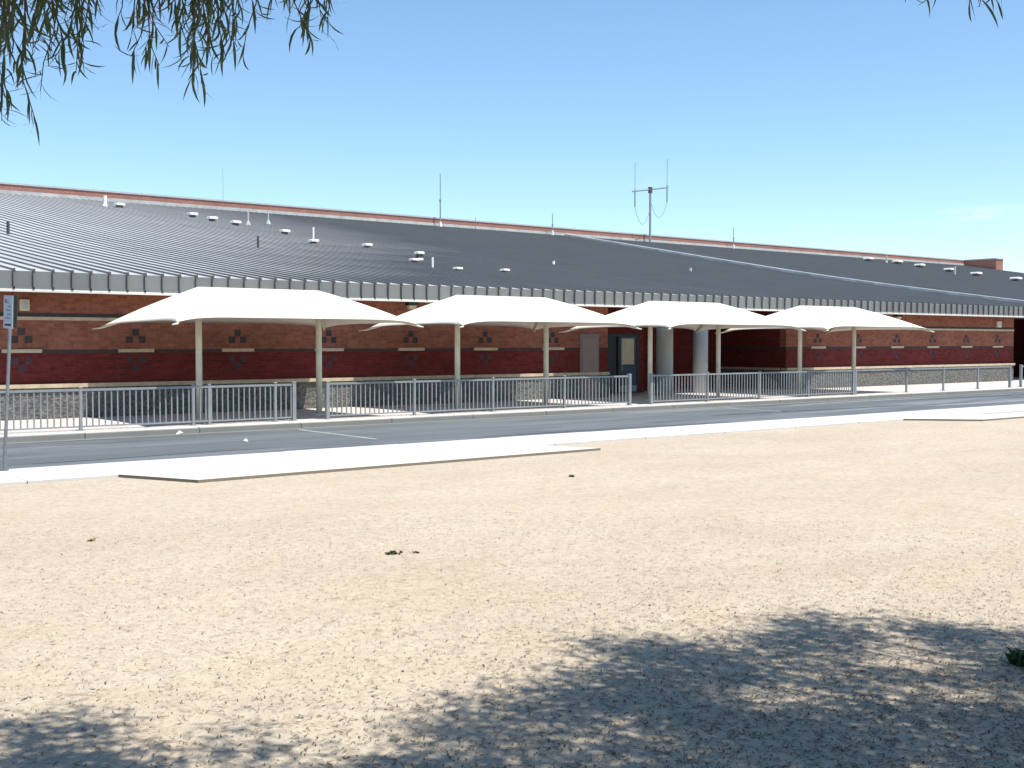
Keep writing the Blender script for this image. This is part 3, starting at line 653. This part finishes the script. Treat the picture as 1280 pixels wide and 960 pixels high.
# ------------------------------------------------------------------ small things on the ground
g = np.random.default_rng(3)
def scatter_wedge(n, rmin, rmax, pw=1.0):
    th = R(YAW) + g.uniform(-R(26), R(26), n); r = rmin + (rmax - rmin) * g.random(n) ** pw
    x = r * np.cos(th); y = r * np.sin(th); return x[y < 19.3], y[y < 19.3]
def litter(name, n, rmin, rmax, L, wd, mat, pw, lift):
    x, y = scatter_wedge(n, rmin, rmax, pw); n = len(x); z = sand_h(x, y) + lift
    a = g.uniform(0, np.pi, n); ln = g.uniform(*L, n); c = np.cos(a); s = np.sin(a); b = g.uniform(-.35, .35, n) * ln; up = g.uniform(.0, .010, (n, 3)); w2 = wd * g.uniform(.6, 1.4, n) / 2
    def pt(t, side, k): # along, across
        across = side * w2 + b * (1 - (2*t-1)**2) * .6
        return np.stack([x + (t-.5)*ln*c - across*s, y + (t-.5)*ln*s + across*c, z + up[:, k]], 1)
    v = np.stack([pt(0,-.4,0), pt(0,.4,0), pt(.5,-1,1), pt(.5,1,1), pt(1,-.3,2), pt(1,.3,2)], 1).reshape(-1, 3)
    base = np.arange(n)[:, None] * 6; f = np.concatenate([base + [0,2,3,1], base + [2,4,5,3]], 1).reshape(-1, 4)
    me = bpy.data.meshes.new(name); me.vertices.add(len(v)); me.vertices.foreach_set('co', v.ravel().astype(np.float32))
    me.loops.add(f.size); me.loops.foreach_set('vertex_index', f.ravel().astype(np.int32)); me.polygons.add(len(f))
    me.polygons.foreach_set('loop_start', (np.arange(len(f)) * 4).astype(np.int32)); me.polygons.foreach_set('loop_total', np.full(len(f), 4, np.int32))
    me.materials.append(mat); me.update(); return link(name, me)
tag(litter('leaf_litter', 9500, 3.5, 17, (.02, .07), .006, M['litter'], .75, .004), 'dry curled leaf litter strewn over the sand', 'leaf litter', kind='stuff')
def in_shade(n):                                           # extra dark leaves spread over the tree shadow to darken it
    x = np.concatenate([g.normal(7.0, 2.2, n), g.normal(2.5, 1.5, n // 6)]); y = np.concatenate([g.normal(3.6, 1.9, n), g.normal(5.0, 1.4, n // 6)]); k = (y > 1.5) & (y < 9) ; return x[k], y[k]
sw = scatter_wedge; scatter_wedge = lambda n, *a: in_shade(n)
tag(litter('leaf_litter', 24000, 0, 0, (.018, .06), .0075, M['shade_deepening'], 1, .004), 'dark brown fallen leaves added thickly to deepen the tree shade', 'leaf litter', kind='stuff')
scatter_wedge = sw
tag(litter('dark_twigs', 500, 4, 18, (.03, .1), .009, M['weed'], .8, .004), 'small dark twigs scattered over the sand', 'twigs', kind='stuff')
x, y = scatter_wedge(12000, 3.5, 17, .8); n = len(x); z = sand_h(x, y); r = g.uniform(.003, .011, n) * (1 + (g.random(n) > .97) * 1.0)
oc = np.array([[1,0,0],[-1,0,0],[0,1,0],[0,-1,0],[0,0,.8],[0,0,-.6]]) ; P = np.stack([x, y, z + r * .3], 1)
v = P[:, None] + oc[None] * r[:, None, None] * g.uniform(.7, 1.3, (n, 6, 1)); ft = np.array([[0,2,4],[2,1,4],[1,3,4],[3,0,4]])
f = (np.arange(n)[:, None, None] * 6 + ft[None]).reshape(-1, 3)
me = bpy.data.meshes.new('gravel'); me.from_pydata(v.reshape(-1, 3).tolist(), [], f.tolist()); me.materials.append(M['pebble'])
tag(link('gravel', me), 'fine pale gravel grains lying on the sand', 'gravel', kind='stuff')
def weed(name, loc, label, n, h, spread, mat, cat='weed'):
    mb = MB(); rd = random.Random(hash(label) % 1000 if False else len(label))
    for i in range(n):
        a = rd.uniform(0, 6.28); r = rd.uniform(0, spread); x, y = r * math.cos(a), r * math.sin(a); l = rd.uniform(.4, 1) * h; w_ = rd.uniform(.008, .02); t = rd.uniform(0, 6.28)
        ex, ey = x + math.cos(t) * l * .7, y + math.sin(t) * l * .7; nx_, ny_ = -math.sin(t) * w_, math.cos(t) * w_
        mb.add([(x-nx_,y-ny_,0), (x+nx_,y+ny_,0), ((x+ex)/2+nx_*1.3,(y+ey)/2+ny_*1.3,l*.6), ((x+ex)/2-nx_*1.3,(y+ey)/2-ny_*1.3,l*.6), (ex,ey,l*.7)], [(0,1,2,3), (3,2,4)])
    return tag(mb.build(name, mat, None, loc), label, cat)
def gpt(x, y): return (x, y, float(sand_h(np.array([x]), np.array([y]))[0]))
weed('dry_weed', gpt(7.5, 11.6), 'small dark weed clump alone in the middle of the sand', 46, .05, .1, M['weed'])
weed('dry_weed', gpt(7.75, 11.5), 'tiny dark weed tuft just right of the dark clump', 14, .04, .04, M['weed'])
weed('dry_weed', gpt(14.4, 16.2), 'small weed tuft on the sand below the end of the concrete pad', 12, .06, .06, M['weed'])
weed('dry_weed', gpt(5.0, 14.6), 'small brown weed tuft on the sand at left', 12, .05, .05, M['litter'])
weed('green_weed', gpt(8.8, 4.5), 'green leafy weed in tree shade at right edge', 220, .15, .2, M['weed_green'])
def paper(loc, r, label):
    mb = MB(); rd = random.Random(len(label)); vs = [(r*rd.uniform(.6,1.2)*math.cos(a), r*rd.uniform(.6,1.2)*math.sin(a), rd.uniform(0, r*.5)) for a in np.linspace(0, 5.6, 8)] + [(0,0,r*1.1)]
    mb.add(vs, [(i, (i+1) % 8, 8) for i in range(8)]); tag(mb.build('paper_scrap', M['paper'], None, loc), label, 'litter', 'white litter scraps')
paper((12.55, 29.8, .005), .1, 'crumpled white paper lying in the gutter at the kerb')
paper((12.95, 26.7, .005), .07, 'small white scrap lying on the asphalt')
